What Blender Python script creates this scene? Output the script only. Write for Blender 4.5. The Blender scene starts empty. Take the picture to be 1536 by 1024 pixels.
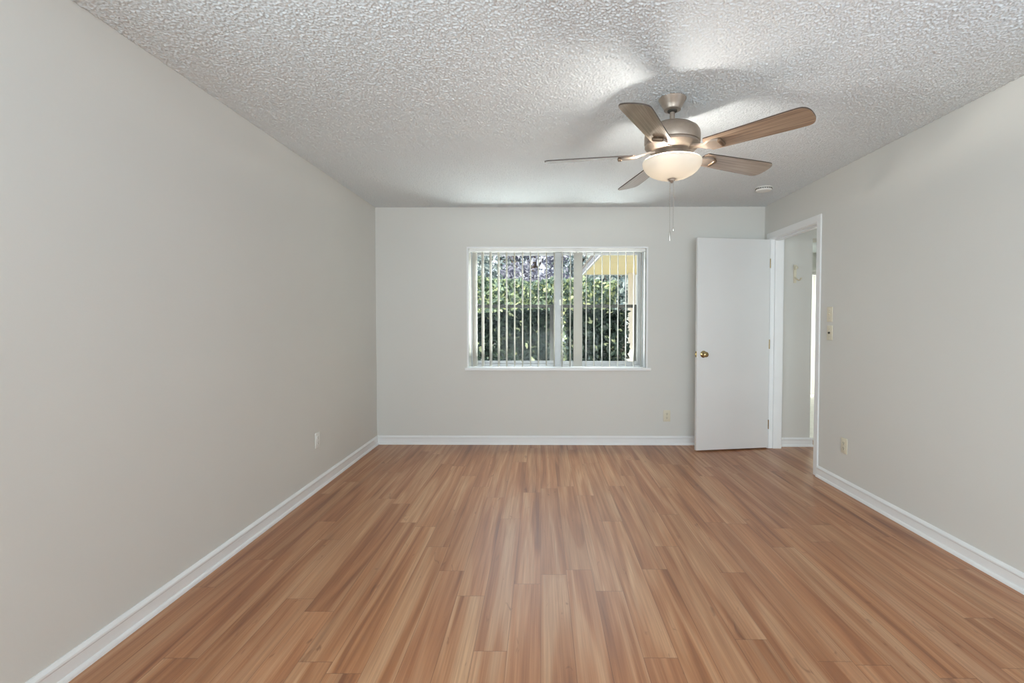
import bpy, bmesh, math, random
import numpy as np
from mathutils import Vector, Matrix

# ------------------------------------------------------------------ camera, world, lights
sc = bpy.context.scene
COL = sc.collection
PI = math.pi
R = math.radians

cam_d = bpy.data.cameras.new('camera')
cam = bpy.data.objects.new('camera', cam_d)
COL.objects.link(cam)
cam.location = (0, 0, 1.25)
cam.rotation_euler = (R(90 - 1.566), 0, R(0.471))
cam_d.sensor_width = 36
cam_d.lens = 722 / 1536 * 36
cam_d.shift_x = -(805.29 - 768) / 1536
cam_d.shift_y = (500.15 - 512) / 1536
cam_d.clip_start = 0.02
sc.camera = cam

w = bpy.data.worlds.new('sky'); sc.world = w
w.use_nodes = True
bg = w.node_tree.nodes['Background']
bg.inputs['Color'].default_value = (0.78, 0.86, 1.0, 1)
bg.inputs['Strength'].default_value = 2.0


def lamp(name, kind, loc, rot, energy, color=(1, 1, 1), **kw):
    d = bpy.data.lights.new(name, kind)
    d.energy = energy; d.color = color
    for k, v in kw.items(): setattr(d, k, v)
    o = bpy.data.objects.new(name, d)
    COL.objects.link(o)
    o.location = loc; o.rotation_euler = rot
    return o


sun_dir = Vector((0.34, 0.74, -0.56))
sun = lamp('sun', 'SUN', (0, -5, 8), sun_dir.to_track_quat('-Z', 'Y').to_euler(), 5.0, (1, .94, .82), angle=R(1.2))
# added fill lamp in the unseen rear wall opening, behind the camera
lamp('rear_fill', 'AREA', (0.28, -4.72, 1.2), (R(90), 0, 0), 38, (.82, .94, .98),
     shape='RECTANGLE', size=3.5, size_y=2.1)
# added fill lamp outside that opening, aimed up to brighten the ceiling
lamp('low_rear_fill', 'AREA', (0.28, -5.6, .25), (R(118), 0, 0), 165, (.76, .92, .98),
     shape='RECTANGLE', size=3.3, size_y=1.4)
# added lamp hidden below the sill, boosting the bedroom window's daylight from below
lamp('sill_fill', 'AREA', (.16, 5.42, .36), (R(-112), 0, 0), 135, (.94, .98, .98),
     shape='RECTANGLE', size=2.6, size_y=.5)
# added fill lamps in unseen side openings beside and behind the camera
lamp('left_fill', 'AREA', (-1.79, -.35, 1.45), (0, R(-90), 0), 46, (.76, .93, .99),
     shape='RECTANGLE', size=1.25, size_y=2.4)
lamp('right_fill', 'AREA', (2.33, .2, 1.45), (0, R(90), 0), 4, (.75, .93, 1.0),
     shape='RECTANGLE', size=1.25, size_y=2.6)
# added strip lamp hidden under the eave, boosting the window's skylight on the floor
lamp('eave_fill', 'AREA', (.16, 5.38, 2.25), (R(-52), 0, 0), 60, (.86, .95, 1.0),
     shape='RECTANGLE', size=2.6, size_y=.3)
# added fill lamp out of view at the closed near end of the hall
lamp('hall_fill', 'AREA', (2.98, 2.2, 1.15), (R(90), 0, 0), 12, (.85, .96, 1),
     shape='RECTANGLE', size=1.0, size_y=2.0)
# daylight through the patio door of the far room
lamp('patio_daylight', 'AREA', (4.7, 8.42, 1.05), (R(-90), 0, 0), 55, (1, .99, .97),
     shape='RECTANGLE', size=2.0, size_y=2.0)

vs = sc.view_settings
vs.view_transform = 'Standard'; vs.look = 'None'; vs.gamma = 1; vs.use_curve_mapping = False
vs.exposure = 0.33
sc.cycles.max_bounces = 14
sc.cycles.diffuse_bounces = 8
sc.cycles.sample_clamp_indirect = 6
sc.cycles.caustics_reflective = False

# ------------------------------------------------------------------ dimensions (metres)
XL, XR, YB, ZC = -1.656, 2.2254, 4.827, 2.382     # left, right, back wall faces and ceiling
YR = -4.6                                        # rear wall, behind the camera
WT = 0.12                                         # inner wall thickness
WX0, WX1, WZ0, WZ1 = -0.742, 1.071, 0.77, 1.985   # window opening
YG = 4.965                                        # window frame plane
DY0, DY1, DZ = 3.905, 4.697, 2.032                # doorway in the right wall
XH = XR + WT                                      # hall side of the right wall
YH = 4.775                                        # hall end wall face


# ------------------------------------------------------------------ helpers
def lin(r, g, b):
    f = lambda c: ((c / 255 + .055) / 1.055) ** 2.4 if c > 10 else c / 255 / 12.92
    return (f(r), f(g), f(b), 1)


def box(bm, lo, hi, bevel=0.0, seg=2, rot=None, piv=None):
    t = bmesh.new()
    bmesh.ops.create_cube(t, size=1)
    for v in t.verts:
        v.co = Vector([lo[i] + (v.co[i] + .5) * (hi[i] - lo[i]) for i in range(3)])
    if bevel > 0:
        bmesh.ops.bevel(t, geom=t.edges[:], offset=bevel, segments=seg, affect='EDGES', profile=.5)
    if rot is not None:
        bmesh.ops.rotate(t, verts=t.verts, cent=piv, matrix=rot)
    merge(bm, t)


def merge(bm, t):
    me = bpy.data.meshes.new('tmp'); t.to_mesh(me); t.free()
    bm.from_mesh(me); bpy.data.meshes.remove(me)


def lathe(bm, prof, n=48, c=(0, 0, 0)):
    """prof: list of (radius, z) revolved about the z axis through c."""
    rings = []
    for r, z in prof:
        if r < 1e-6:
            rings.append([bm.verts.new((c[0], c[1], c[2] + z))])
        else:
            rings.append([bm.verts.new((c[0] + r * math.cos(2 * PI * k / n), c[1] + r * math.sin(2 * PI * k / n), c[2] + z)) for k in range(n)])
    for a, b in zip(rings, rings[1:]):
        for k in range(n):
            k2 = (k + 1) % n
            if len(a) == 1 and len(b) == 1: continue
            if len(a) == 1: bm.faces.new((a[0], b[k2], b[k]))
            elif len(b) == 1: bm.faces.new((a[k], a[k2], b[0]))
            else: bm.faces.new((a[k], a[k2], b[k2], b[k]))


def tube(bm, pts, r, n=10):
    pts = [Vector(p) for p in pts]
    rr = r if isinstance(r, (list, tuple)) else [r] * len(pts)
    rings = []
    for i, p in enumerate(pts):
        d = (pts[min(i + 1, len(pts) - 1)] - pts[max(i - 1, 0)]).normalized()
        u = d.orthogonal().normalized() if abs(d.z) > .95 else d.cross(Vector((0, 0, 1))).normalized()
        if abs(d.z) > .95: u = (Vector((1, 0, 0)) - d * d.x).normalized()
        v = d.cross(u)
        rings.append([bm.verts.new(p + (u * math.cos(2 * PI * k / n) + v * math.sin(2 * PI * k / n)) * rr[i]) for k in range(n)])
    for a, b in zip(rings, rings[1:]):
        for k in range(n):
            bm.faces.new((a[k], a[(k + 1) % n], b[(k + 1) % n], b[k]))
    bm.faces.new(rings[0][::-1]); bm.faces.new(rings[-1])


def prism(bm, poly, d0, d1, axes):
    """extrude a 2D polygon; axes = function (a, b, d) -> xyz"""
    A = [bm.verts.new(axes(a, b, d0)) for a, b in poly]
    B = [bm.verts.new(axes(a, b, d1)) for a, b in poly]
    n = len(poly)
    for k in range(n):
        bm.faces.new((A[k], A[(k + 1) % n], B[(k + 1) % n], B[k]))
    bm.faces.new(A[::-1]); bm.faces.new(B)


def obj(name, bm, m, parent=None, smooth=False, ang=35):
    bmesh.ops.recalc_face_normals(bm, faces=bm.faces)
    me = bpy.data.meshes.new(name)
    bm.to_mesh(me); bm.free()
    me.materials.append(m)
    if smooth:
        for p in me.polygons: p.use_smooth = True
        me.set_sharp_from_angle(angle=R(ang))
    o = bpy.data.objects.new(name, me)
    COL.objects.link(o)
    if parent: o.parent = parent
    return o


def struct(name, bm, m, parent=None, **kw):
    o = obj(name, bm, m, parent, **kw)
    if not parent: o['kind'] = 'structure'
    return o


def tag(o, label, cat, group=None, kind=None):
    o['label'] = label; o['category'] = cat
    if group: o['group'] = group
    if kind: o['kind'] = kind
    return o


def empty(name, loc, rz=0):
    o = bpy.data.objects.new(name, None)
    COL.objects.link(o); o.location = loc; o.rotation_euler = (0, 0, rz)
    o.empty_display_size = .05
    return o


# ------------------------------------------------------------------ materials
class NT:
    def __init__(s, name):
        s.m = bpy.data.materials.new(name); s.m.use_nodes = True
        s.t = s.m.node_tree; s.b = s.t.nodes['Principled BSDF']

    def n(s, typ, **kw):
        x = s.t.nodes.new(typ)
        for k, v in kw.items(): setattr(x, k, v)
        return x

    def l(s, a, b): s.t.links.new(a, b)

    def math(s, op, a, b=None, c=None):
        x = s.n('ShaderNodeMath', operation=op)
        for i, v in enumerate((a, b, c)):
            if v is None: continue
            if isinstance(v, (int, float)): x.inputs[i].default_value = v
            else: s.l(v, x.inputs[i])
        return x.outputs[0]

    def ramp(s, fac, stops):
        x = s.n('ShaderNodeValToRGB')
        e = x.color_ramp.elements
        while len(e) < len(stops): e.new(.5)
        for k, (p, c) in enumerate(stops):
            e[k].position = p; e[k].color = c
        s.l(fac, x.inputs['Fac'])
        return x.outputs['Color']

    def mix(s, fac, a, b, mode='MIX'):
        x = s.n('ShaderNodeMix', data_type='RGBA', blend_type=mode)
        for sock, v in ((x.inputs['Factor'], fac), (x.inputs['A'], a), (x.inputs['B'], b)):
            if isinstance(v, (int, float, tuple)): sock.default_value = v
            else: s.l(v, sock)
        return x.outputs['Result']


def plain(name, col, rough=.5, metal=0.0, noise=0.0, nscale=30, bump=0.0, spec=.5):
    t = NT(name)
    t.b.inputs['Base Color'].default_value = col
    t.b.inputs['Roughness'].default_value = rough
    t.b.inputs['Metallic'].default_value = metal
    t.b.inputs['Specular IOR Level'].default_value = spec
    tc = t.n('ShaderNodeTexCoord')
    nz = t.n('ShaderNodeTexNoise'); nz.inputs['Scale'].default_value = nscale; nz.inputs['Detail'].default_value = 4
    t.l(tc.outputs['Object'], nz.inputs['Vector'])
    if noise > 0:
        lo = tuple(c * (1 - noise) for c in col[:3]) + (1,); hi = tuple(min(1, c * (1 + noise)) for c in col[:3]) + (1,)
        t.l(t.ramp(nz.outputs['Fac'], [(.3, lo), (.7, hi)]), t.b.inputs['Base Color'])
    if bump > 0:
        b = t.n('ShaderNodeBump'); b.inputs['Strength'].default_value = .4; b.inputs['Distance'].default_value = bump
        t.l(nz.outputs['Fac'], b.inputs['Height']); t.l(b.outputs['Normal'], t.b.inputs['Normal'])
    return t.m


def mat_wall():
    t = NT('warm_grey_paint')
    t.b.inputs['Roughness'].default_value = .62
    t.b.inputs['Specular IOR Level'].default_value = .3
    tc = t.n('ShaderNodeTexCoord')
    nz = t.n('ShaderNodeTexNoise'); nz.inputs['Scale'].default_value = 1.1; nz.inputs['Detail'].default_value = 3
    t.l(tc.outputs['Object'], nz.inputs['Vector'])
    t.l(t.ramp(nz.outputs['Fac'], [(.3, lin(216, 215, 210)), (.7, lin(219, 218, 213))]), t.b.inputs['Base Color'])
    n2 = t.n('ShaderNodeTexNoise'); n2.inputs['Scale'].default_value = 160; n2.inputs['Detail'].default_value = 2
    t.l(tc.outputs['Object'], n2.inputs['Vector'])
    b = t.n('ShaderNodeBump'); b.inputs['Strength'].default_value = .12; b.inputs['Distance'].default_value = .002
    t.l(n2.outputs['Fac'], b.inputs['Height']); t.l(b.outputs['Normal'], t.b.inputs['Normal'])
    return t.m


def mat_ceiling():
    t = NT('white_popcorn_ceiling')
    t.b.inputs['Roughness'].default_value = .95
    t.b.inputs['Specular IOR Level'].default_value = .05
    tc = t.n('ShaderNodeTexCoord')
    n1 = t.n('ShaderNodeTexNoise'); n1.inputs['Scale'].default_value = 1.3; n1.inputs['Detail'].default_value = 3
    t.l(tc.outputs['Object'], n1.inputs['Vector'])
    t.l(t.ramp(n1.outputs['Fac'], [(.3, lin(222, 229, 232)), (.7, lin(226, 232, 235))]), t.b.inputs['Base Color'])
    return t.m


def mat_floor():
    t = NT('plank_laminate')
    tc = t.n('ShaderNodeTexCoord')
    sp = t.n('ShaderNodeSeparateXYZ'); t.l(tc.outputs['Object'], sp.inputs[0])
    X, Y = sp.outputs['X'], sp.outputs['Y']
    PW, PL = .127, 1.215
    u = t.math('DIVIDE', X, PW); row = t.math('FLOOR', u); fu = t.math('SUBTRACT', u, row)
    wn = t.n('ShaderNodeTexWhiteNoise', noise_dimensions='1D'); t.l(row, wn.inputs['W'])
    v = t.math('ADD', t.math('DIVIDE', Y, PL), t.math('MULTIPLY', wn.outputs['Value'], 7.0))
    col = t.math('FLOOR', v); fv = t.math('SUBTRACT', v, col)
    cid = t.n('ShaderNodeCombineXYZ'); t.l(row, cid.inputs[0]); t.l(col, cid.inputs[1])
    w2 = t.n('ShaderNodeTexWhiteNoise', noise_dimensions='2D'); t.l(cid.outputs[0], w2.inputs['Vector'])
    idv = w2.outputs['Value']
    ic = t.n('ShaderNodeSeparateColor'); t.l(w2.outputs['Color'], ic.inputs[0])
    # streak coordinates: stretched along the plank, shifted per plank
    def streak(sx, sy, k, detail, dist, rough=.55):
        c = t.n('ShaderNodeCombineXYZ')
        t.l(t.math('MULTIPLY', X, sx), c.inputs[0])
        t.l(t.math('ADD', t.math('MULTIPLY', Y, sy), t.math('MULTIPLY', idv, 37.0)), c.inputs[1])
        t.l(t.math('ADD', t.math('MULTIPLY', ic.outputs['Green'], 53.0), k), c.inputs[2])
        n = t.n('ShaderNodeTexNoise'); n.inputs['Scale'].default_value = 1; n.inputs['Detail'].default_value = detail
        n.inputs['Distortion'].default_value = dist; n.inputs['Roughness'].default_value = rough
        t.l(c.outputs[0], n.inputs['Vector'])
        return n.outputs['Fac']
    broad = streak(13, .6, 0, 2, .9)
    fine = streak(150, 2.6, 9, 4, .3)
    sap = streak(9, .38, 21, 1, .3)
    knot = streak(22, 6, 33, 2, 1.2)
    base = t.ramp(broad, [(.28, lin(138, 91, 64)), (.41, lin(174, 119, 81)), (.53, lin(194, 141, 101)), (.68, lin(213, 169, 131))])
    tone = t.ramp(idv, [(0, lin(192, 172, 158)), (.35, lin(220, 202, 188)), (.65, lin(232, 216, 202)), (1, lin(252, 238, 222))])
    c1 = t.mix(.3, base, t.mix(1.0, base, tone, 'MULTIPLY'))
    c1 = t.mix(t.math('MULTIPLY', ic.outputs['Blue'], .22), c1, lin(172, 112, 82))
    c2 = t.mix(t.ramp(sap, [(.57, (0, 0, 0, 1)), (.60, (.34, .34, .34, 1)), (.66, (.34, .34, .34, 1)), (.72, (.15, .15, .15, 1))]), c1, lin(206, 164, 126))
    c3 = t.mix(t.math('MULTIPLY', t.math('SUBTRACT', fine,   .33), .9), c2, lin(104, 68, 50))
    c3 = t.mix(t.ramp(knot, [(.68, (0, 0, 0, 1)), (.76, (.45, .45, .45, 1))]), c3, lin(98, 62, 46))
    # seams
    eu = t.math('MINIMUM', fu, t.math('SUBTRACT', 1.0, fu))
    ev = t.math('MINIMUM', fv, t.math('SUBTRACT', 1.0, fv))
    su = t.math('LESS_THAN', eu, .0085); sv = t.math('LESS_THAN', ev, .0011)
    seam = t.math('MAXIMUM', su, sv)
    c4 = t.mix(t.math('MULTIPLY', seam, .5), c3, lin(84, 58, 46))
    t.l(c4, t.b.inputs['Base Color'])
    t.b.inputs['Specular IOR Level'].default_value = .5
    t.l(t.math('ADD', .27, t.math('MULTIPLY', fine, .16)), t.b.inputs['Roughness'])
    b = t.n('ShaderNodeBump'); b.inputs['Strength'].default_value = .25; b.inputs['Distance'].default_value = .0012
    t.l(t.math('SUBTRACT', t.math('MULTIPLY', fine, .5), seam), b.inputs['Height'])
    t.l(b.outputs['Normal'], t.b.inputs['Normal'])
    return t.m


def mat_blade():
    t = NT('weathered_oak_blade')
    tc = t.n('ShaderNodeTexCoord')
    mp = t.n('ShaderNodeMapping'); mp.inputs['Scale'].default_value = (3, 110, 60)
    t.l(tc.outputs['Object'], mp.inputs['Vector'])
    n = t.n('ShaderNodeTexNoise'); n.inputs['Scale'].default_value = 1; n.inputs['Detail'].default_value = 5; n.inputs['Distortion'].default_value = .6
    t.l(mp.outputs[0], n.inputs['Vector'])
    t.l(t.ramp(n.outputs['Fac'], [(.3, lin(122, 101, 84)), (.5, lin(152, 129, 108)), (.72, lin(180, 160, 138))]), t.b.inputs['Base Color'])
    t.b.inputs['Roughness'].default_value = .3
    t.b.inputs['Coat Weight'].default_value = 1.0
    t.b.inputs['Coat Roughness'].default_value = .14
    t.b.inputs['Coat IOR'].default_value = 1.9
    return t.m


def mat_frosted():
    t = NT('frosted_white_glass')
    nt = t.t
    out = nt.nodes['Material Output']
    tr = t.n('ShaderNodeBsdfTranslucent'); tr.inputs['Color'].default_value = (.84, .815, .755, 1)
    df = t.n('ShaderNodeBsdfDiffuse'); df.inputs['Color'].default_value = (.85, .82, .76, 1)
    gl = t.n('ShaderNodeBsdfGlossy'); gl.inputs['Roughness'].default_value = .25
    tc = t.n('ShaderNodeTexCoord'); nz = t.n('ShaderNodeTexNoise'); nz.inputs['Scale'].default_value = 9
    t.l(tc.outputs['Object'], nz.inputs['Vector'])
    m1 = t.n('ShaderNodeMixShader'); t.l(t.math('ADD', .38, t.math('MULTIPLY', nz.outputs['Fac'], .1)), m1.inputs['Fac'])
    t.l(tr.outputs[0], m1.inputs[1]); t.l(df.outputs[0], m1.inputs[2])
    m2 = t.n('ShaderNodeMixShader'); m2.inputs['Fac'].default_value = .04
    t.l(m1.outputs[0], m2.inputs[1]); t.l(gl.outputs[0], m2.inputs[2])
    t.l(m2.outputs[0], out.inputs['Surface'])
    return t.m


def mat_vane(name, col, tr=.35):
    t = NT(name)
    out = t.t.nodes['Material Output']
    tl = t.n('ShaderNodeBsdfTranslucent'); tl.inputs['Color'].default_value = col
    t.b.inputs['Base Color'].default_value = col
    t.b.inputs['Roughness'].default_value = .45
    m1 = t.n('ShaderNodeMixShader'); m1.inputs['Fac'].default_value = tr
    t.l(t.b.outputs[0], m1.inputs[1]); t.l(tl.outputs[0], m1.inputs[2])
    t.l(m1.outputs[0], out.inputs['Surface'])
    return t.m


def mat_leaf(name, stops, tr=.3, rough=.5):
    t = NT(name)
    out = t.t.nodes['Material Output']
    g = t.n('ShaderNodeNewGeometry')
    c = t.ramp(g.outputs['Random Per Island'], stops)
    t.l(c, t.b.inputs['Base Color']); t.b.inputs['Roughness'].default_value = rough
    tl = t.n('ShaderNodeBsdfTranslucent'); t.l(c, tl.inputs['Color'])
    m1 = t.n('ShaderNodeMixShader'); m1.inputs['Fac'].default_value = tr
    t.l(t.b.outputs[0], m1.inputs[1]); t.l(tl.outputs[0], m1.inputs[2])
    t.l(m1.outputs[0], out.inputs['Surface'])
    return t.m


def mat_glass():
    t = NT('window_glass')
    out = t.t.nodes['Material Output']
    tp = t.n('ShaderNodeBsdfTransparent'); tp.inputs['Color'].default_value = (.95, .97, .96, 1)
    gl = t.n('ShaderNodeBsdfGlossy'); gl.inputs['Roughness'].default_value = .02
    m1 = t.n('ShaderNodeMixShader'); m1.inputs['Fac'].default_value = .003
    t.l(tp.outputs[0], m1.inputs[1]); t.l(gl.outputs[0], m1.inputs[2])
    t.l(m1.outputs[0], out.inputs['Surface'])
    return t.m


M_wall = mat_wall()
M_ceil = mat_ceiling()
M_floor = mat_floor()
M_trim = plain('white_trim_paint', lin(236, 237, 237), .35, noise=.012, nscale=6)
M_door = plain('white_door_paint', lin(230, 230, 229), .4, noise=.01, nscale=4)
M_alu = plain('aluminium_frame', lin(168, 168, 168), .4, .3, noise=.03, nscale=20)
M_white = plain('white_plastic', lin(236, 236, 232), .35, noise=.01)
M_cream = plain('cream_plastic', lin(222, 215, 194), .4, noise=.01)
M_dark = plain('dark_slot', lin(60, 56, 50), .6, noise=.05)
M_glare_floor = plain('glare_pale_floor', lin(224, 221, 215), .22, noise=.06, nscale=5)  # patio-door glare on the far floor, put into its pale colour
M_brass = plain('antique_brass', lin(178, 156, 112), .22, 1.0, noise=.08, nscale=40)
M_steel = plain('satin_nickel', lin(190, 186, 178), .28, 1.0, noise=.03)
M_pewter = plain('brushed_pewter', lin(164, 150, 137), .38, .55, noise=.05, nscale=60)
M_cap_shade = plain('shaded_cap_metal', lin(112, 92, 74), .4, .5, noise=.05)  # blade iron cap; its shadow is put into the dark colour
M_edge = plain('dark_blade_edge', lin(72, 60, 52), .5, noise=.05)
M_blade = mat_blade()
M_bowl = mat_frosted()
M_vane = mat_vane('white_vinyl_vane', lin(206, 204, 196), .18)
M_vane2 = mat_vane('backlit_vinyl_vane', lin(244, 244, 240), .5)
M_glass = mat_glass()
M_bulb = mat_vane('frosted_bulb_glass', (.95, .93, .9, 1), .8)
M_roof = plain('roof_shingle', lin(120, 112, 104), .9, noise=.15, nscale=12, bump=.01)
M_soffit = plain('cream_soffit_paint', lin(246, 232, 188), .6, noise=.03, nscale=3)
M_fascia = plain('pale_fascia_paint', lin(214, 216, 220), .5, noise=.03)
M_fascia_shade = plain('shaded_fascia_paint', lin(140, 138, 140), .5, noise=.03)  # shade on the fascia face, put into the grey colour
M_post = plain('white_post_paint', lin(234, 226, 216), .5, noise=.03)
M_rail = plain('dark_rail_paint', lin(30, 28, 26), .5, noise=.1)
M_ground = plain('pale_concrete', lin(196, 190, 180), .9, noise=.08, nscale=5, bump=.004)
M_bark = plain('grey_bark', lin(104, 92, 84), .9, noise=.2, nscale=14, bump=.02)
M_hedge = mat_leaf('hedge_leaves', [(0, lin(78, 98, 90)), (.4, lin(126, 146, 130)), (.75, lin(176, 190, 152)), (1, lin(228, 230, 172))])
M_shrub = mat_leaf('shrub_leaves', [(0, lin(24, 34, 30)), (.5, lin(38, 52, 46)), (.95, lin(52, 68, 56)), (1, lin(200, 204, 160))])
M_hazy = mat_leaf('hazy_purple_leaves', [(0, lin(112, 112, 130)), (.5, lin(154, 152, 166)), (1, lin(204, 204, 212))])  # purple-grey haze and shade put into the leaf colour
M_tree = mat_leaf('tree_leaves', [(0, lin(96, 112, 116)), (.5, lin(142, 156, 154)), (1, lin(204, 212, 204))])

# ------------------------------------------------------------------ room shell
b = bmesh.new(); box(b, (XL - .15, YR - .15, -.1), (XH, YB + .2, 0)); box(b, (XH, 2.0, -.1), (6.6, YB + .2, 0)); struct('floor', b, M_floor)
b = bmesh.new(); box(b, (2.2254, YB + .2, -.1), (6.6, 8.3, 0)); struct('floor_far', b, M_glare_floor)
PY0 = 1.35                                         # the sprayed texture is modelled from here to the back wall


def popcorn_ceiling():
    b = bmesh.new()
    box(b, (XL - .15, YR - .15, ZC), (XH, YB + .2, ZC + .1)); box(b, (XH, 2.0, ZC), (6.6, YB + .2, ZC + .1))
    me = bpy.data.meshes.new('ceiling'); b.to_mesh(me); b.free()
    v0 = np.empty(len(me.vertices) * 3); me.vertices.foreach_get('co', v0); v0 = v0.reshape(-1, 3)
    f0 = [list(p.vertices) for p in me.polygons]
    st = .0038
    nx, ny = int((XR - XL) / st), int((YB - PY0) / st)
    rg = np.random.default_rng(7)
    fx = np.fft.fftfreq(nx, st)[None, :]; fy = np.fft.fftfreq(ny, st)[:, None]
    ff = fx * fx + fy * fy

    def band(lo, hi):
        h = np.fft.ifft2(np.fft.fft2(rg.normal(size=(ny, nx))) * (np.exp(-ff / (2 * hi * hi)) - np.exp(-ff / (2 * lo * lo)))).real
        return h / h.std()
    h = band(34, 66) + .3 * band(10, 24) + .3 * band(60, 100)
    h = np.clip(h + .2, -.9, 2.2)
    z = ZC - .0010 - .0021 * (h + .9)
    z[0, :] = z[-1, :] = ZC; z[:, 0] = z[:, -1] = ZC
    X, Y = np.meshgrid(np.linspace(XL, XR, nx), np.linspace(PY0, YB, ny))
    V = np.concatenate([v0, np.stack([X, Y, z], 2).reshape(-1, 3)])
    i = np.arange(nx * ny).reshape(ny, nx) + len(v0)
    Q = np.stack([i[:-1, :-1], i[1:, :-1], i[1:, 1:], i[:-1, 1:]], 2).reshape(-1, 4)
    L0 = np.concatenate([np.array(f0).ravel(), Q.ravel()])
    nf = len(f0) + len(Q)
    bpy.data.meshes.remove(me)
    me = bpy.data.meshes.new('ceiling')
    me.vertices.add(len(V)); me.vertices.foreach_set('co', V.ravel().astype(np.float32))
    me.loops.add(len(L0)); me.loops.foreach_set('vertex_index', L0.astype(np.int32))
    me.polygons.add(nf); me.polygons.foreach_set('loop_start', np.arange(nf, dtype=np.int32) * 4)
    me.update(calc_edges=True)
    sm = np.ones(nf, dtype=bool); sm[:len(f0)] = False
    me.polygons.foreach_set('use_smooth', sm)
    me.materials.append(M_ceil)
    o = bpy.data.objects.new('ceiling', me); COL.objects.link(o); o['kind'] = 'structure'
    return o


popcorn_ceiling()
b = bmesh.new(); box(b, (2.2254, YB + .2, ZC), (6.6, 8.3, ZC + .1)); struct('ceiling_far', b, M_ceil)
b = bmesh.new()                                    # left wall; unseen opening beside the camera added for a fill lamp
box(b, (XL - .15, YR - .15, 0), (XL, -1.6, ZC)); box(b, (XL - .15, .9, 0), (XL, YB + .2, ZC)); box(b, (XL - .15, -1.6, 0), (XL, .9, .8)); box(b, (XL - .15, -1.6, 2.1), (XL, .9, ZC))
struct('wall_left', b, M_wall)
b = bmesh.new()                                    # back wall with the window opening
YW = YB + .2
box(b, (XL, YB, 0), (WX0, YW, ZC)); box(b, (WX1, YB, 0), (XR, YW, ZC))
box(b, (WX0, YB, 0), (WX1, YW, WZ0)); box(b, (WX0, YB, WZ1), (WX1, YW, ZC))
struct('wall_back', b, M_wall)
b = bmesh.new()                                    # right wall with the doorway and an unseen opening added for a fill lamp
jo = .02
box(b, (XR, YR, 0), (XH, -1.1, ZC)); box(b, (XR, 1.5, 0), (XH, DY0 - jo, ZC)); box(b, (XR, -1.1, 0), (XH, 1.5, .8)); box(b, (XR, -1.1, 2.1), (XH, 1.5, ZC)); box(b, (XR, DY1 + jo, 0), (XH, YW, ZC)); box(b, (XR, DY0 - jo, DZ + jo), (XH, DY1 + jo, ZC))
struct('wall_right', b, M_wall)
b = bmesh.new()                                    # rear wall, unseen, with a wide opening added for the fill lamps
box(b, (XL - .15, YR - .15, 0), (-1.45, YR, ZC)); box(b, (2.02, YR - .15, 0), (XH, YR, ZC)); box(b, (-1.45, YR - .15, 2.25), (2.02, YR, ZC))
struct('wall_rear', b, M_wall)
# hall end wall with the wide opening to the far room
b = bmesh.new()
HX1 = 2.672
box(b, (XH, YH, 0), (HX1, YW, ZC)); box(b, (3.5, YH, 0), (3.75, YW, ZC)); box(b, (HX1, YH, 2.056), (3.5, YW, ZC))
struct('wall_hall_back', b, M_wall)
b = bmesh.new(); box(b, (3.6, 2.0, 0), (3.75, YH, ZC)); box(b, (XH, 2.0, 0), (3.6, 2.12, ZC)); struct('wall_hall_right', b, M_wall)
# far room: left wall, right wall, end wall with patio door
b = bmesh.new(); box(b, (2.2254, YW, 0), (XH, 8.3, ZC)); struct('wall_far_left', b, M_wall)
b = bmesh.new(); box(b, (6.45, YH, 0), (6.6, 8.1, ZC)); box(b, (3.75, YH, 0), (6.45, YW, ZC)); struct('wall_far_right', b, M_wall)
b = bmesh.new()
PX0, PX1 = 3.75, 5.65
box(b, (XH, 8.1, 0), (PX0, 8.3, ZC)); box(b, (PX1, 8.1, 0), (6.6, 8.3, ZC)); box(b, (PX0, 8.1, 2.03), (PX1, 8.3, ZC))
struct('wall_far_back', b, M_wall)
b = bmesh.new(); box(b, (2.2, 8.3, -.3), (2.4, 12.05, ZC)); struct('wall_wing', b, M_post)
# roof over the house and eaves; keeps the sun off the near garden; rear stretch added to shade the rear opening
b = bmesh.new(); box(b, (-3, -9.5, ZC + .12), (7.6, 5.45, ZC + .34)); box(b, (2.2, 5.45, ZC + .12), (7.6, 12.2, ZC + .34)); struct('roof', b, M_roof)

# baseboards: flat board with a bead on top and a shoe moulding at the foot
BBP = [(0, 0), (.024, 0), (.0235, .008), (.021, .014), (.017, .0185), (.0125, .020), (.0115, .062), (.014, .065), (.0155, .070), (.0145, .076),
       (.010, .081), (.0075, .085), (.004, .088), (0, .088)]


def bb(name, p, q, nrm, cap=0.0):
    """baseboard along p->q; nrm points into the room"""
    p = Vector(p); q = Vector(q); n = Vector(nrm)
    d = (q - p)
    b = bmesh.new()
    prism(b, BBP, 0, 1, lambda a, z, t: (p.x + d.x * t + n.x * a, p.y + d.y * t + n.y * a, z))
    return struct(name, b, M_trim, smooth=True, ang=25)


bb('baseboard_left', (XL, YR), (XL, YB), (1, 0))
bb('baseboard_back', (XL, YB), (XR, YB), (0, -1))
bb('baseboard_right', (XR, YR), (XR, DY0 - .057), (-1, 0))
bb('baseboard_hall', (XH + .013, YH), (HX1 + .024, YH), (0, -1))
bb('baseboard_hall_corner', (HX1, YH - .0), (HX1, YW), (1, 0))
bb('baseboard_far', (XH, 8.1), (PX0, 8.1), (0, -1))

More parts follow.
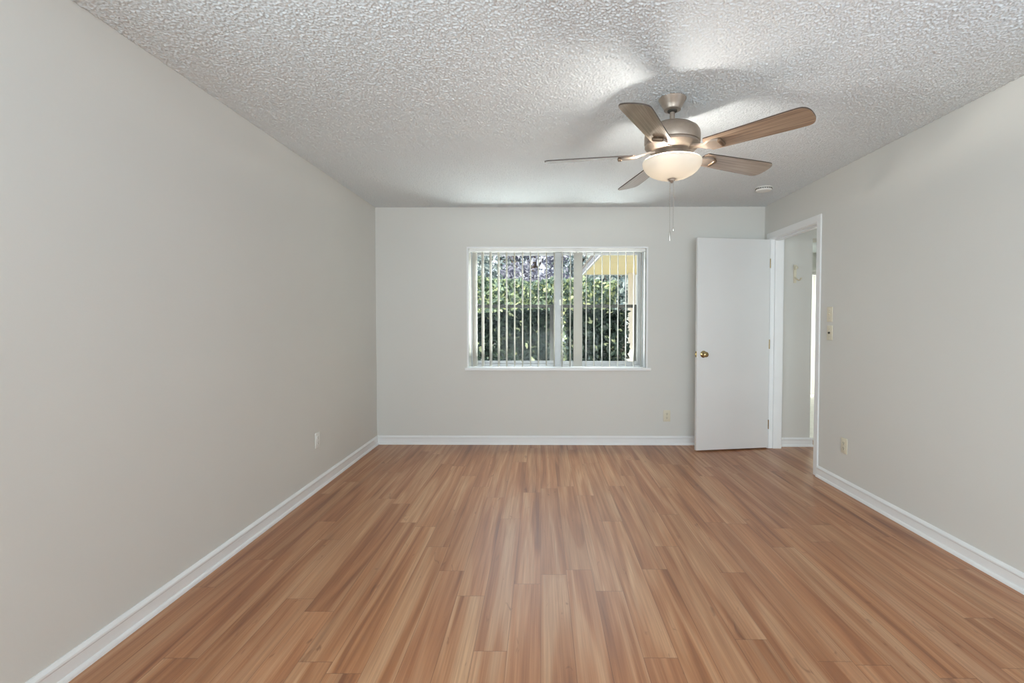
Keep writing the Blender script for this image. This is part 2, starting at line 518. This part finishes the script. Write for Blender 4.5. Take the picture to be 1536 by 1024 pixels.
# doorway: jambs and casings
b = bmesh.new()
box(b, (XR - .001, DY1, 0), (XH + .001, DY1 + .019, DZ)); box(b, (XR + .04, DY1 - .012, 0), (XH + .001, DY1, DZ - .012), .0015)
box(b, (XR - .001, DY0 - .019, 0), (XH + .001, DY0, DZ)); box(b, (XR + .04, DY0, 0), (XR + .08, DY0 + .012, DZ - .012), .0015)
box(b, (XR - .001, DY0 - .019, DZ), (XH + .001, DY1 + .019, DZ + .019)); box(b, (XR + .04, DY0, DZ - .012), (XR + .08, DY1, DZ), .0015)
struct('trim_1', b, M_trim)
CW = .058


def casing(name, x, sgn):
    b = bmesh.new()
    x0, x1 = (x - .013, x) if sgn < 0 else (x, x + .013)
    box(b, (x0, DY0 - CW, 0), (x1, DY0 - .004, DZ + .004 + CW), .003)
    box(b, (x0, DY1 + .004, 0), (x1, DY1 + CW, DZ + .004 + CW), .003)
    box(b, (x0, DY0 - .004, DZ + .004), (x1, DY1 + .004, DZ + .004 + CW), .003)
    return struct(name, b, M_trim)


casing('trim_2', XR, -1)
casing('trim_3', XH, 1)

# window sill board and painted reveal
b = bmesh.new()
box(b, (WX0 - .02, YB - .028, WZ0 - .022), (WX1 + .03, YB, WZ0 + .004), .004, 3)
box(b, (WX0, YB - .004, WZ0 - .0), (WX1, YG + .01, WZ0 + .004))
struct('trim_4', b, M_trim)
b = bmesh.new()
rt = .016
box(b, (WX0, YB - .003, WZ0 + .004), (WX0 + rt, YG, WZ1), .001); box(b, (WX1 - rt, YB - .003, WZ0 + .004), (WX1, YG, WZ1), .001)
box(b, (WX0 + rt, YB - .003, WZ1 - rt), (WX1 - rt, YG, WZ1), .001)
struct('trim_5', b, M_trim)

# ------------------------------------------------------------------ window
win = empty('window_1', ((WX0 + WX1) / 2, YG, WZ0)); win['kind'] = 'structure'


def wpart(name, bm, m, parent=win, **kw):
    for v in bm.verts: v.co -= Vector(win.location)
    return obj(name, bm, m, parent, **kw)


b = bmesh.new()
f0, f1, g0, g1 = WX0 + .016, WX1 - .016, WZ0 + .004, WZ1 - .016
box(b, (f0, YG, g0), (f0 + .022, YG + .06, g1), .002); box(b, (f1 - .022, YG, g0), (f1, YG + .06, g1), .002)
box(b, (f0 + .022, YG, g0), (f1 - .022, YG + .06, g0 + .022), .002); box(b, (f0 + .022, YG, g1 - .022), (f1 - .022, YG + .06, g1), .002)
wpart('outer_frame', b, M_alu)
for k, (a0, a1, yy) in enumerate(((f0 + .022, .190, YG + .032), (.135, f1 - .022, YG + .006))):
    b = bmesh.new()
    s = .042
    z0, z1 = g0 + .022, g1 - .022
    if k == 0: la, lb = s, .034
    else: la, lb = .075, s
    box(b, (a0, yy, z0), (a0 + la, yy + .022, z1), .002); box(b, (a1 - lb, yy, z0), (a1, yy + .022, z1), .002)
    box(b, (a0 + la, yy, z0), (a1 - lb, yy + .022, z0 + .034), .002); box(b, (a0 + la, yy, z1 - .026), (a1 - lb, yy + .022, z1), .002)
    sash = wpart('sash', b, M_alu)
    b = bmesh.new(); box(b, (a0 + la - .004, yy + .009, z0 + .03), (a1 - lb + .004, yy + .013, z1 - .022))
    gp = wpart('pane', b, M_glass, sash)
    if k == 1:
        b = bmesh.new()
        box(b, (.188, YG - .008, 1.405), (.206, YG + .006, 1.465), .003); box(b, (.192, YG - .022, 1.425), (.202, YG - .006, 1.46), .003)
        wpart('latch', b, M_white, sash, smooth=True)

# ------------------------------------------------------------------ vertical blinds
def vane_mesh(bm, width, z0, z1, sag=.007, n=8):
    prev = None
    for k in range(n + 1):
        t = k / n - .5
        x = sag * (1 - 4 * t * t); y = t * width
        cur = (bm.verts.new((x, y, z0)), bm.verts.new((x, y, z1)), bm.verts.new((x + .0009, y, z0)), bm.verts.new((x + .0009, y, z1)))
        if prev:
            bm.faces.new((prev[0], cur[0], cur[1], prev[1])); bm.faces.new((prev[2], prev[3], cur[3], cur[2]))
            bm.faces.new((prev[0], prev[2], cur[2], cur[0])); bm.faces.new((prev[1], cur[1], cur[3], prev[3]))
        else:
            bm.faces.new((cur[0], cur[1], cur[3], cur[2]))
        prev = cur
    bm.faces.new((prev[0], prev[2], prev[3], prev[1]))


YV = 4.885
bl = empty('vertical_blind', ((WX0 + WX1) / 2, YV, WZ1 - .016))
tag(bl, 'white vertical blind with open slats hanging in the bedroom window', 'blind')
b = bmesh.new()
hx = (WX1 - WX0) / 2 - .018
box(b, (-hx, -.022, -.026), (hx, .022, 0), .004)
box(b, (-hx, -.026, -.028), (hx, -.021, -.022), .001); box(b, (-hx, -.026, -.006), (hx, -.021, 0), .001)
obj('headrail', b, M_white, bl)
vt, vb = -.034, WZ0 + .012 - (WZ1 - .016)
b = bmesh.new(); vane_mesh(b, .089, vb, vt)
vm = obj('vane', b, M_vane, bl, smooth=True)
b = bmesh.new(); box(b, (-.004, -.006, -.038), (.004, .006, -.024), .001)
cm = obj('carrier_clip', b, M_white, vm)
rnd = random.Random(4)
for k in range(-2, 21):
    x = -.588 + .0803 * k - bl.location.x
    a = {-2: -30, -1: -26, 0: -11, 1: -11, 2: -9, 12: 84, 20: -14}.get(k, -6 + rnd.uniform(-1.5, 1.5))
    if k == 20: x -= .004
    if k == -2: x += .012
    if k == -2: o, c = vm, cm
    else:
        o = vm.copy(); COL.objects.link(o); o.parent = bl
        c = cm.copy(); COL.objects.link(c); c.parent = o
    o.location = (x, 0, 0); o.rotation_euler = (0, 0, R(a))

# ------------------------------------------------------------------ door (open into the room)
HP = Vector((2.208, 4.672))                        # hinge end of the visible face
FE = Vector((1.476, 4.556))                        # free end of the visible face
dv = (HP - FE); dw = dv.length
dr = empty('door_1', (FE.x, FE.y, 0), math.atan2(dv.y, dv.x)); dr['kind'] = 'structure'
b = bmesh.new(); box(b, (0, 0, .014), (dw, .035, 2.028), .0025)
obj('door_leaf', b, M_door, dr, smooth=True)
KX, KZ = .066, .93
b = bmesh.new()
prof = [(.0, .062), (.012, .062), (.021, .058), (.0265, .048), (.026, .038), (.020, .028), (.012, .022), (.0115, .012), (.018, .010), (.029, .006), (.033, .002), (.033, 0), (0, 0)]
lathe(b, prof, 32)
bmesh.ops.rotate(b, verts=b.verts, cent=(0, 0, 0), matrix=Matrix.Rotation(R(90), 3, 'X'))
bmesh.ops.translate(b, verts=b.verts, vec=(KX, 0, KZ))
kb = obj('door_knob', b, M_brass, dr, smooth=True)
b = bmesh.new(); box(b, (KX - .0065, -.0645, KZ - .0025), (KX + .0065, -.0615, KZ + .0025), .001); obj('thumb_turn', b, M_dark, kb)
b = bmesh.new()
lathe(b, prof, 32)
bmesh.ops.rotate(b, verts=b.verts, cent=(0, 0, 0), matrix=Matrix.Rotation(R(-90), 3, 'X'))
bmesh.ops.translate(b, verts=b.verts, vec=(KX, .035, KZ))
obj('door_knob', b, M_brass, dr, smooth=True)
b = bmesh.new(); box(b, (-.0015, .005, KZ - .028), (.001, .030, KZ + .028), .0006)
box(b, (-.011, .011, KZ - .008), (.0, .024, KZ + .008), .002); obj('latch_plate', b, M_brass, dr)
for z in (.24, 1.02, 1.80):
    b = bmesh.new(); tube(b, [(dw + .006, .004, z - .045), (dw + .006, .004, z + .045)], .005, 10); obj('hinge', b, M_brass, dr, smooth=True)

# ------------------------------------------------------------------ wall plates
def place_plate(o, wall, pos):
    """local +z is out of the wall, local y is up"""
    if wall == 'back': mt = Matrix(((1, 0, 0), (0, 0, -1), (0, 1, 0)))
    elif wall == 'right': mt = Matrix(((0, 0, -1), (-1, 0, 0), (0, 1, 0)))
    else: mt = Matrix(((0, 0, 1), (1, 0, 0), (0, 1, 0)))
    o.matrix_world = Matrix.Translation(pos) @ mt.to_4x4()


def outlet(label, wall, pos, m):
    r = empty('power_outlet', (0, 0, 0)); tag(r, label, 'outlet', 'wall outlets')
    b = bmesh.new(); box(b, (-.035, -.057, 0), (.035, .057, .006), .003, 3); obj('cover_plate', b, m, r, smooth=True)
    for s in (-1, 1):
        b = bmesh.new()
        t = bmesh.new(); lathe(t, [(0, .0085), (.0155, .0085), (.017, .007), (.017, .004)], 24)
        for v in t.verts: v.co.y = max(-.0135, min(.0135, v.co.y))
        bmesh.ops.translate(t, verts=t.verts, vec=(0, s * .0195, 0)); merge(b, t)
        f = obj('receptacle', b, m, r, smooth=True)
        b = bmesh.new()
        for dx in (-.0063, .0063): box(b, (dx - .0012, s * .0195 + .000, .0078), (dx + .0012, s * .0195 + .009, .0088))
        t = bmesh.new(); lathe(t, [(0, .0088), (.003, .0088), (.003, .0078)], 12); bmesh.ops.translate(t, verts=t.verts, vec=(0, s * .0195 - .006, 0)); merge(b, t)
        obj('slot', b, M_dark, f)
    b = bmesh.new(); lathe(b, [(0, .0075), (.002, .0072), (.003, .006)], 12); obj('screw', b, M_steel, r, smooth=True)
    place_plate(r, wall, pos)
    return r


outlet('cream power outlet low on the back wall, left of the open door', 'back', (1.266, YB, .292), M_cream)
outlet('cream power outlet low on the right wall, near the doorway', 'right', (XR, 3.520, .332), M_cream)
outlet('white power outlet low on the left wall', 'left', (XL, 3.527, .365), M_white)

sw = empty('light_switch', (0, 0, 0)); tag(sw, 'cream toggle light switch on right wall, above the second cream plate', 'switch')
b = bmesh.new(); box(b, (-.035, -.057, 0), (.035, .057, .006), .003, 3); obj('cover_plate', b, M_cream, sw, smooth=True)
b = bmesh.new(); box(b, (-.006, -.0125, .004), (.006, .0125, .0075), .001); box(b, (-.0042, -.002, .006), (.0042, .0085, .018), .0015, rot=Matrix.Rotation(R(-20), 3, 'X'), piv=(0, 0, .006)); obj('toggle', b, M_cream, sw)
for s in (-1, 1):
    b = bmesh.new(); lathe(b, [(0, .0075), (.002, .0072), (.003, .006)], 12); bmesh.ops.translate(b, verts=b.verts, vec=(0, s * .030, 0)); obj('screw', b, M_steel, sw, smooth=True)
place_plate(sw, 'right', (XR, 3.722, 1.297))
sw = empty('wall_plate', (0, 0, 0)); tag(sw, 'cream wall plate with a small dark round control, below the toggle switch', 'switch')
b = bmesh.new(); box(b, (-.035, -.057, 0), (.035, .057, .006), .003, 3); obj('cover_plate', b, M_cream, sw, smooth=True)
b = bmesh.new(); lathe(b, [(0, .016), (.006, .016), (.0075, .014), (.008, .006), (.011, .005)], 20); obj('control_knob', b, M_dark, sw, smooth=True)
for s in (-1, 1):
    b = bmesh.new(); lathe(b, [(0, .0075), (.002, .0072), (.003, .006)], 12); bmesh.ops.translate(b, verts=b.verts, vec=(0, s * .030, 0)); obj('screw', b, M_steel, sw, smooth=True)
place_plate(sw, 'right', (XR, 3.719, 1.155))

# cream hook on the hall wall
hk = empty('wall_hook', (0, 0, 0)); tag(hk, 'cream wall hook seen through the doorway on the hall wall', 'hook')
b = bmesh.new(); box(b, (-.014, -.092, 0), (.014, .086, .008), .003); obj('back_plate', b, M_cream, hk, smooth=True)
b = bmesh.new(); tube(b, [(0, .045, .004), (-.004, .048, .03), (-.012, .052, .05)], [.008, .007, .008], 12)
t = bmesh.new(); bmesh.ops.create_icosphere(t, subdivisions=3, radius=.016); bmesh.ops.translate(t, verts=t.verts, vec=(-.014, .054, .056)); merge(b, t)
obj('upper_knob', b, M_cream, hk, smooth=True)
b = bmesh.new(); tube(b, [(0, -.035, .006), (.008, -.052, .022), (.02, -.068, .04), (.028, -.062, .058), (.03, -.045, .066)], [.009, .008, .0075, .0075, .009], 12)
obj('lower_hook', b, M_cream, hk, smooth=True)
place_plate(hk, 'back', (2.50, YH, 1.71))

# smoke detector
sd = empty('smoke_detector', (1.893, 4.135, ZC)); tag(sd, 'round white smoke detector on the ceiling near the door corner', 'smoke detector')
b = bmesh.new(); lathe(b, [(.0, 0), (.070, 0), (.070, -.010), (.0, -.010)], 40); obj('mounting_plate', b, M_white, sd, smooth=True)
b = bmesh.new(); lathe(b, [(.058, -.010), (.062, -.014), (.064, -.024), (.056, -.034), (.03, -.038), (0, -.0385)], 40); obj('cover', b, M_white, sd, smooth=True)
b = bmesh.new()
for k in range(24):
    a = 2 * PI * k / 24
    box(b, (.0612, -.005, -.0235), (.0652, .005, -.0155), rot=Matrix.Rotation(a, 3, 'Z'), piv=(0, 0, 0))
obj('vent_slots', b, M_dark, sd)

# ------------------------------------------------------------------ ceiling fan
FX, FY = .671, 2.4925
fan = empty('ceiling_fan', (FX, FY, ZC)); tag(fan, 'five-blade ceiling fan with weathered wood blades and lit frosted bowl light', 'ceiling fan')
zc = lambda z: z - ZC
L = lambda prof: [(r, zc(z)) for r, z in prof]
b = bmesh.new()
lathe(b, L([(0, ZC), (.068, ZC), (.069, ZC - .006), (.066, ZC - .012), (.064, ZC - .015), (.053, ZC - .036), (.042, ZC - .054), (.042, ZC - .060), (.034, ZC - .063), (0, ZC - .062)]), 48)
cn = obj('canopy', b, M_pewter, fan, smooth=True)
b = bmesh.new(); lathe(b, L([(.0, 2.326), (.024, 2.326), (.024, 2.314), (.019, 2.310), (0, 2.310)]), 32); obj('hanger_ball', b, M_dark, cn, smooth=True)
b = bmesh.new(); lathe(b, L([(0, 2.318), (.0125, 2.318), (.0125, 2.268), (.022, 2.266), (.024, 2.254), (0, 2.254)]), 32); obj('downrod', b, M_pewter, fan, smooth=True)
b = bmesh.new()
lathe(b, L([(0, 2.258), (.03, 2.258), (.05, 2.255), (.10, 2.240), (.128, 2.220), (.137, 2.205), (.1395, 2.190), (.1395, 2.158), (.137, 2.152), (.132, 2.150), (.132, 2.145),
            (.137, 2.143), (.137, 2.137), (.132, 2.132), (.118, 2.120), (.108, 2.113), (.098, 2.111), (0, 2.111)]), 64)
obj('motor_housing', b, M_pewter, fan, smooth=True, ang=30)
b = bmesh.new()
lathe(b, L([(0, 2.114), (.052, 2.114), (.054, 2.102), (.050, 2.098), (.050, 2.088), (.054, 2.085), (.054, 2.080), (.046, 2.076), (.03, 2.072), (0, 2.070)]), 48)
obj('switch_housing', b, M_pewter, fan, smooth=True)
b = bmesh.new(); lathe(b, L([(0, 2.078), (.09, 2.078), (.096, 2.0755), (.096, 2.0735), (.09, 2.0725), (0, 2.0725)]), 48)
obj('fitter_pan', b, M_pewter, fan, smooth=True)
# light kit: bulbs on sockets, held in the open-topped frosted bowl
b = bmesh.new()
prof = []
for k in range(15):
    t = k / 14 * R(80)
    prof.append((.1485 * math.cos(t * 90 / 80 * .98) if k < 14 else .012, 2.058 - .086 * math.sin(t * 90 / 80)))
prof = [(.1475, 2.061)] + prof
inner = [(max(r - .004, .010), z + .0035) for r, z in reversed(prof)]
lathe(b, L(prof + inner), 64)
bw = obj('bowl_shade', b, M_bowl, fan, smooth=True, ang=60)
b = bmesh.new(); lathe(b, L([(0, 2.08), (.006, 2.08), (.006, 1.985), (0, 1.985)]), 12); obj('center_rod', b, M_pewter, fan, smooth=True)
b = bmesh.new()
lathe(b, L([(0, 1.982), (.026, 1.980), (.027, 1.976), (.020, 1.973), (.017, 1.969), (.016, 1.965), (.009, 1.961), (.007, 1.957), (.004, 1.953), (0, 1.952)]), 32)
obj('finial', b, M_pewter, fan, smooth=True)
for s in (-1, 1):
    b = bmesh.new()
    lathe(b, [(0, .0), (.010, .0), (.011, .012), (.014, .022), (.0145, .030), (.012, .039), (.006, .044), (0, .045)], 20)
    bmesh.ops.rotate(b, verts=b.verts, cent=(0, 0, 0), matrix=Matrix.Rotation(R(-30), 3, 'Z') @ Matrix.Rotation(R(-90 * s), 3, 'X'))
    bmesh.ops.translate(b, verts=b.verts, vec=(s * .011, s * .019, zc(2.054)))
    obj('light_bulb', b, M_bulb, fan, smooth=True)
    lamp('bulb_light', 'POINT', (FX + s * .0425, FY + s * .0736, 2.057), (0, 0, 0), 10, (1, .94, .86), shadow_soft_size=.014)

ANG = [-46.5, 24.0, 100.5, 169.5, 241.5]
PITCH = R(13)


def blade_parts(b_blade, b_iron, b_pad):
    # blade along +x, chord along y; the whole is pitched about x
    r0, r1, h0, h1, th = .195, .660, .054, .069, .006
    out = []
    N = 20
    for k in range(N + 1):
        out.append((r0 + (r1 - .050 - r0) * k / N, -(h0 + (h1 - h0) * min(1, k / N * 1.1))))
    for k in range(1, 16):
        a = -PI / 2 + PI * k / 16
        out.append((r1 - .050 + .050 * math.copysign(abs(math.cos(a)) ** .75, math.cos(a)), h1 * math.copysign(abs(math.sin(a)) ** .8, math.sin(a))))
    for k in range(N, -1, -1):
        out.append((r0 + (r1 - .050 - r0) * k / N, h0 + (h1 - h0) * min(1, k / N * 1.1)))
    out += [(r0 - .008, h0 * .7), (r0 - .012, 0), (r0 - .008, -h0 * .7)]
    prism(b_blade, out, -th / 2, th / 2, lambda a, c, d: (a, c, d))
    # iron: tapered arm from the motor flange to a pad under the blade
    top = [(.085, .020), (.115, .015), (.150, .014), (.185, .022), (.205, .034), (.235, .036), (.262, .024), (.272, 0)]
    for side in (1, -1):
        pass
    pts = [(x, y) for x, y in top] + [(x, -y) for x, y in reversed(top[:-1])]
    zf = lambda x: .022 - .026 * min(1, max(0, (x - .10) / .09)) ** 1.0 - .004
    A = [b_iron.verts.new((x, y, zf(x) + .004)) for x, y in pts]
    B = [b_iron.verts.new((x, y * .92, zf(x) - .006)) for x, y in pts]
    n = len(pts)
    half = len(top)
    for k in range(n): b_iron.faces.new((A[k], A[(k + 1) % n], B[(k + 1) % n], B[k]))
    for V, fl in ((A, 1), (B, 0)):
        for k in range(half - 2):
            q = (V[k], V[k + 1], V[n - 2 - k + 0] if k + 1 < half - 1 else V[k + 1], V[n - 1 - k])
            q = (V[k], V[k + 1], V[n - 2 - k], V[n - 1 - k])
            b_iron.faces.new(q if fl else q[::-1])
        q = (V[half - 2], V[half - 1], V[half])
        b_iron.faces.new(q if fl else q[::-1])
    # raised rounded cap, its shadow put into a dark colour, at the end of the pad
    box(b_pad, (.254, -.027, -.020), (.274, .027, -.004), .005, 3)


zb = 2.100
for k, a in enumerate(ANG):
    Mx = Matrix.Rotation(R(a), 4, 'Z') @ Matrix.Translation((0, 0, zc(zb))) @ Matrix.Rotation(-PITCH, 4, 'X')
    if k == 0:
        b1, b2, b3 = bmesh.new(), bmesh.new(), bmesh.new()
        blade_parts(b1, b2, b3)
        bl0 = obj('blade', b1, M_blade, fan, smooth=True, ang=40)
        bl0.data.materials.append(M_edge)
        for p in bl0.data.polygons:
            if abs(p.normal.z) < .5: p.material_index = 1
        ir0 = obj('blade_iron', b2, M_pewter, bl0, smooth=True, ang=50)
        pd0 = obj('iron_cap', b3, M_cap_shade, bl0, smooth=True, ang=50)
        o = bl0
    else:
        o = bl0.copy(); COL.objects.link(o); o.parent = fan
        for src in (ir0, pd0):
            c = src.copy(); COL.objects.link(c); c.parent = o
    o.matrix_local = Mx
# pull chains
for dx, dy, ztop, zend, pend in ((.006, -.012, 1.962, 1.725, .022), (-.006, .010, 1.962, 1.708, .048)):
    b = bmesh.new()
    z = ztop
    while z > zend:
        t = bmesh.new(); bmesh.ops.create_icosphere(t, subdivisions=1, radius=.0022)
        bmesh.ops.translate(t, verts=t.verts, vec=(dx, dy, zc(z))); merge(b, t); z -= .0046
    tube(b, [(dx, dy, zc(ztop)), (dx, dy, zc(zend))], .0008, 6)
    ch = obj('pull_chain', b, M_steel, fan, smooth=True)
    b = bmesh.new(); lathe(b, [(0, .004), (.003, .002), (.0042, -.004), (.0045, -pend * .8), (.0025, -pend), (0, -pend - .001)], 14, (dx, dy, zc(zend)))
    obj('pendant', b, M_steel, ch, smooth=True)

# ------------------------------------------------------------------ far room: patio door and its blind
pdr = empty('door_2', ((PX0 + PX1) / 2, 8.2, 0)); pdr['kind'] = 'structure'
hw = (PX1 - PX0) / 2
b = bmesh.new()
box(b, (-hw, -.03, 0), (-hw + .05, .03, 2.03)); box(b, (hw - .05, -.03, 0), (hw, .03, 2.03)); box(b, (-hw + .05, -.03, 1.98), (hw - .05, .03, 2.03)); box(b, (-hw + .05, -.03, 0), (hw - .05, .03, .05)); box(b, (-.03, -.028, .05), (.03, .028, 1.98))
obj('door_frame', b, M_trim, pdr)
for s in (-1, 1):
    b = bmesh.new(); x0, x1 = (-hw + .045, -.025) if s < 0 else (.025, hw - .045)
    box(b, (x0, -.004, .045), (x1, .004, 1.985)); obj('pane', b, M_glass, pdr)
b2 = empty('vertical_blind', ((PX0 + PX1) / 2, 8.03, 2.05)); tag(b2, 'bright backlit vertical blind in the far room, seen through the doorway', 'blind')
b = bmesh.new(); box(b, (-hw - .05, -.03, -.05), (hw + .05, .03, .0), .004); box(b, (-hw - .05, -.036, -.008), (hw + .05, -.028, .004), .002); obj('headrail', b, M_white, b2)
b = bmesh.new(); vane_mesh(b, .089, -2.02, -.055); v2 = obj('vane', b, M_vane2, b2, smooth=True)
nv = 24
for k in range(nv):
    if k == 0: o = v2
    else:
        o = v2.copy(); COL.objects.link(o); o.parent = b2
    o.location = (-hw + .02 + k * (2 * hw - .04) / (nv - 1), 0, 0); o.rotation_euler = (0, 0, R(42))

# ------------------------------------------------------------------ outside the window
b = bmesh.new(); box(b, (-14, YW, -.4), (16, 30, -.12)); struct('ground', b, M_ground)

# patio cover along the wing: soffit, fascia, roof deck, beam and post
pc = empty('patio_cover', (1.0, 5.6, -.12)); tag(pc, 'cream patio cover with a white post, outside the window at right', 'patio cover')


def pcp(name, bm, m):
    for v in bm.verts: v.co -= Vector(pc.location)
    return obj(name, bm, m, pc)


b = bmesh.new(); box(b, (.98, 5.6, 2.294), (2.19, 11.0, 2.315)); pcp('soffit', b, M_soffit)
b = bmesh.new(); box(b, (.945, 5.6, 2.318), (.98, 11.05, 2.405), .003); box(b, (.98, 11.0, 2.318), (2.19, 11.05, 2.405), .003); pcp('fascia', b, M_fascia_shade)
b = bmesh.new(); box(b, (.95, 5.6, 2.283), (.98, 11.04, 2.317), .003); box(b, (.98, 11.005, 2.283), (2.19, 11.04, 2.317), .003); pcp('eave_trim', b, M_fascia)
b = bmesh.new(); box(b, (.94, 5.6, 2.406), (2.19, 11.06, 2.47)); pcp('roof_deck', b, M_roof)
b = bmesh.new(); box(b, (1.92, 10.55, -.12), (2.06, 10.69, 2.294), .006); pcp('post', b, M_post)

# fence rail in front of the shrubs
rl = empty('fence_rail', (.2, 6.22, -.12)); tag(rl, 'dark top rail of a low garden fence outside the window', 'fence')
b = bmesh.new(); box(b, (-1.7, -.03, 1.533), (1.06, .03, 1.573), .004); obj('top_rail', b, M_rail, rl)
for x in (-1.6, -.06, 1.03):
    b = bmesh.new(); box(b, (x - .025, -.025, 0), (x + .025, .025, 1.533)); obj('fence_post', b, M_rail, rl)
b = bmesh.new(); box(b, (-1.7, -.02, .2), (1.06, .02, .25)); obj('bottom_rail', b, M_rail, rl)


def leaves(name, pts_fn, n, size, m, parent=None, seed=1, aspect=.5):
    rg = np.random.default_rng(seed)
    P = pts_fn(rg, n)
    d1 = rg.normal(size=(n, 3)); d1 /= np.linalg.norm(d1, axis=1)[:, None]
    d2 = rg.normal(size=(n, 3)); d2 = np.cross(d1, d2); d2 /= np.linalg.norm(d2, axis=1)[:, None]
    s = (size * rg.uniform(.6, 1.35, n))[:, None]
    nn = np.cross(d1, d2)
    V = np.empty((n, 6, 3))
    V[:, 0] = P - d1 * s * .5
    V[:, 1] = P - d1 * s * .12 + d2 * s * aspect * .5 + nn * s * .08
    V[:, 2] = P + d1 * s * .2 + d2 * s * aspect * .42 + nn * s * .06
    V[:, 3] = P + d1 * s * .55
    V[:, 4] = P + d1 * s * .2 - d2 * s * aspect * .42 + nn * s * .06
    V[:, 5] = P - d1 * s * .12 - d2 * s * aspect * .5 + nn * s * .08
    off = np.arange(n)[:, None] * 6
    F = np.concatenate([off + np.array([0, 1, 2, 3]), off + np.array([0, 3, 4, 5])])
    me = bpy.data.meshes.new(name)
    me.from_pydata(V.reshape(-1, 3).tolist(), [], F.tolist())
    me.materials.append(m)
    o = bpy.data.objects.new(name, me); COL.objects.link(o)
    if parent: o.parent = parent
    return o


def hedge_pts(x0, x1, y0, y1, z0, z1, bumps, seed):
    def f(rg, n):
        x = rg.uniform(x0, x1, n); y = y0 + (y1 - y0) * rg.uniform(0, 1, n) ** 1.8
        top = z1 + bumps * (np.sin(x * 3.1 + seed) * .5 + np.sin(x * 7.3 + seed * 2) * .35 + np.sin(y * 5 + x * 13) * .25)
        z = z0 + (top - z0) * (1 - rg.uniform(0, 1, n) ** 1.5)
        dpt = .10 * np.sin(x * 9 + seed) * np.sin(z * 8)
        return np.stack([x, y + dpt, z], 1)
    return f


def bush(name, label, cat, x0, x1, y0, y1, z1, n, size, m, seed, bumps=.06, stems=6, group=None):
    r = empty(name, ((x0 + x1) / 2, (y0 + y1) / 2, -.12)); tag(r, label, cat, group)
    o = leaves('foliage', hedge_pts(x0 - r.location.x, x1 - r.location.x, y0 - r.location.y, y1 - r.location.y, .06, z1 + .12, bumps, seed), n, size, m, r, seed)
    rg = random.Random(seed)
    b = bmesh.new()
    for k in range(stems):
        x = (x0 - r.location.x) + (x1 - x0) * (k + .5) / stems
        tube(b, [(x, .1, 0), (x + rg.uniform(-.1, .1), .1, z1 * .5), (x + rg.uniform(-.2, .2), .1, z1 * .9)], [.03, .02, .008], 6)
    obj('stems', b, M_bark, r)
    return r


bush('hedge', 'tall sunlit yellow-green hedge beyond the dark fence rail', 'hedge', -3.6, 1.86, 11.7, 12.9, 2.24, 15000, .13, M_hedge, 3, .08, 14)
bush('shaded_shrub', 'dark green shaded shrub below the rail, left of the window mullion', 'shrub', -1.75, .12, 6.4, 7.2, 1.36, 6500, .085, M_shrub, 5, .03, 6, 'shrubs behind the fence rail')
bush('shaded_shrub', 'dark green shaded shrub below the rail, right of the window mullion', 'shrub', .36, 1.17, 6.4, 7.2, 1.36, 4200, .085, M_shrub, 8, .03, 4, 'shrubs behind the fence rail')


def tree(label, x, y, h, rad, n, size, m, seed, group='trees beyond the hedge'):
    r = empty('garden_tree', (x, y, -.12)); tag(r, label, 'tree', group)
    rg = random.Random(seed)
    b = bmesh.new()
    tube(b, [(0, 0, 0), (.05, 0, h * .3), (0, .05, h * .55), (.08, 0, h * .85)], [.14, .11, .08, .03], 8)
    for k in range(9):
        a = 2 * PI * k / 9 + rg.uniform(-.3, .3); z = h * rg.uniform(.22, .6)
        tube(b, [(0, 0, z), (.5 * rad * math.cos(a), .5 * rad * math.sin(a), z + .4), (.95 * rad * math.cos(a), .95 * rad * math.sin(a), z + 1.1)], [.05, .03, .01], 6)
    obj('trunk', b, M_bark, r, smooth=True)

    def f(q, n):
        cl = q.normal(size=(70, 3)); cl /= np.linalg.norm(cl, axis=1)[:, None]
        cl *= (q.uniform(.25, 1, 70) ** .5)[:, None] * np.array([rad, rad, h * .42]); cl[:, 2] += h * .56
        i = q.integers(0, 70, n)
        return cl[i] + q.normal(size=(n, 3)) * rad * .16
    leaves('crown', f, n, size, m, r, seed)
    return r


tree('haze-tinted purple-grey tree behind the hedge, left part of the window', -2.9, 15.2, 5.2, .95, 5200, .16, M_hazy, 11)
tree('haze-tinted purple-grey tree behind the hedge, just left of the window mullion', -.2, 15.2, 5.4, .95, 5200, .16, M_hazy, 12)
tree('grey-green tree behind the hedge, right of the window mullion beside the patio cover', 2.5, 15.2, 5.6, .95, 4600, .16, M_tree, 14)
tree('grey-green tree farther back, between the two purple-grey trees', -1.6, 18.6, 6.4, 1.15, 5600, .18, M_tree, 13)
tree('grey-green tree farthest back, seen beside the slanting eave of the patio cover', 1.5, 18.6, 6.4, 1.15, 5600, .18, M_tree, 16)
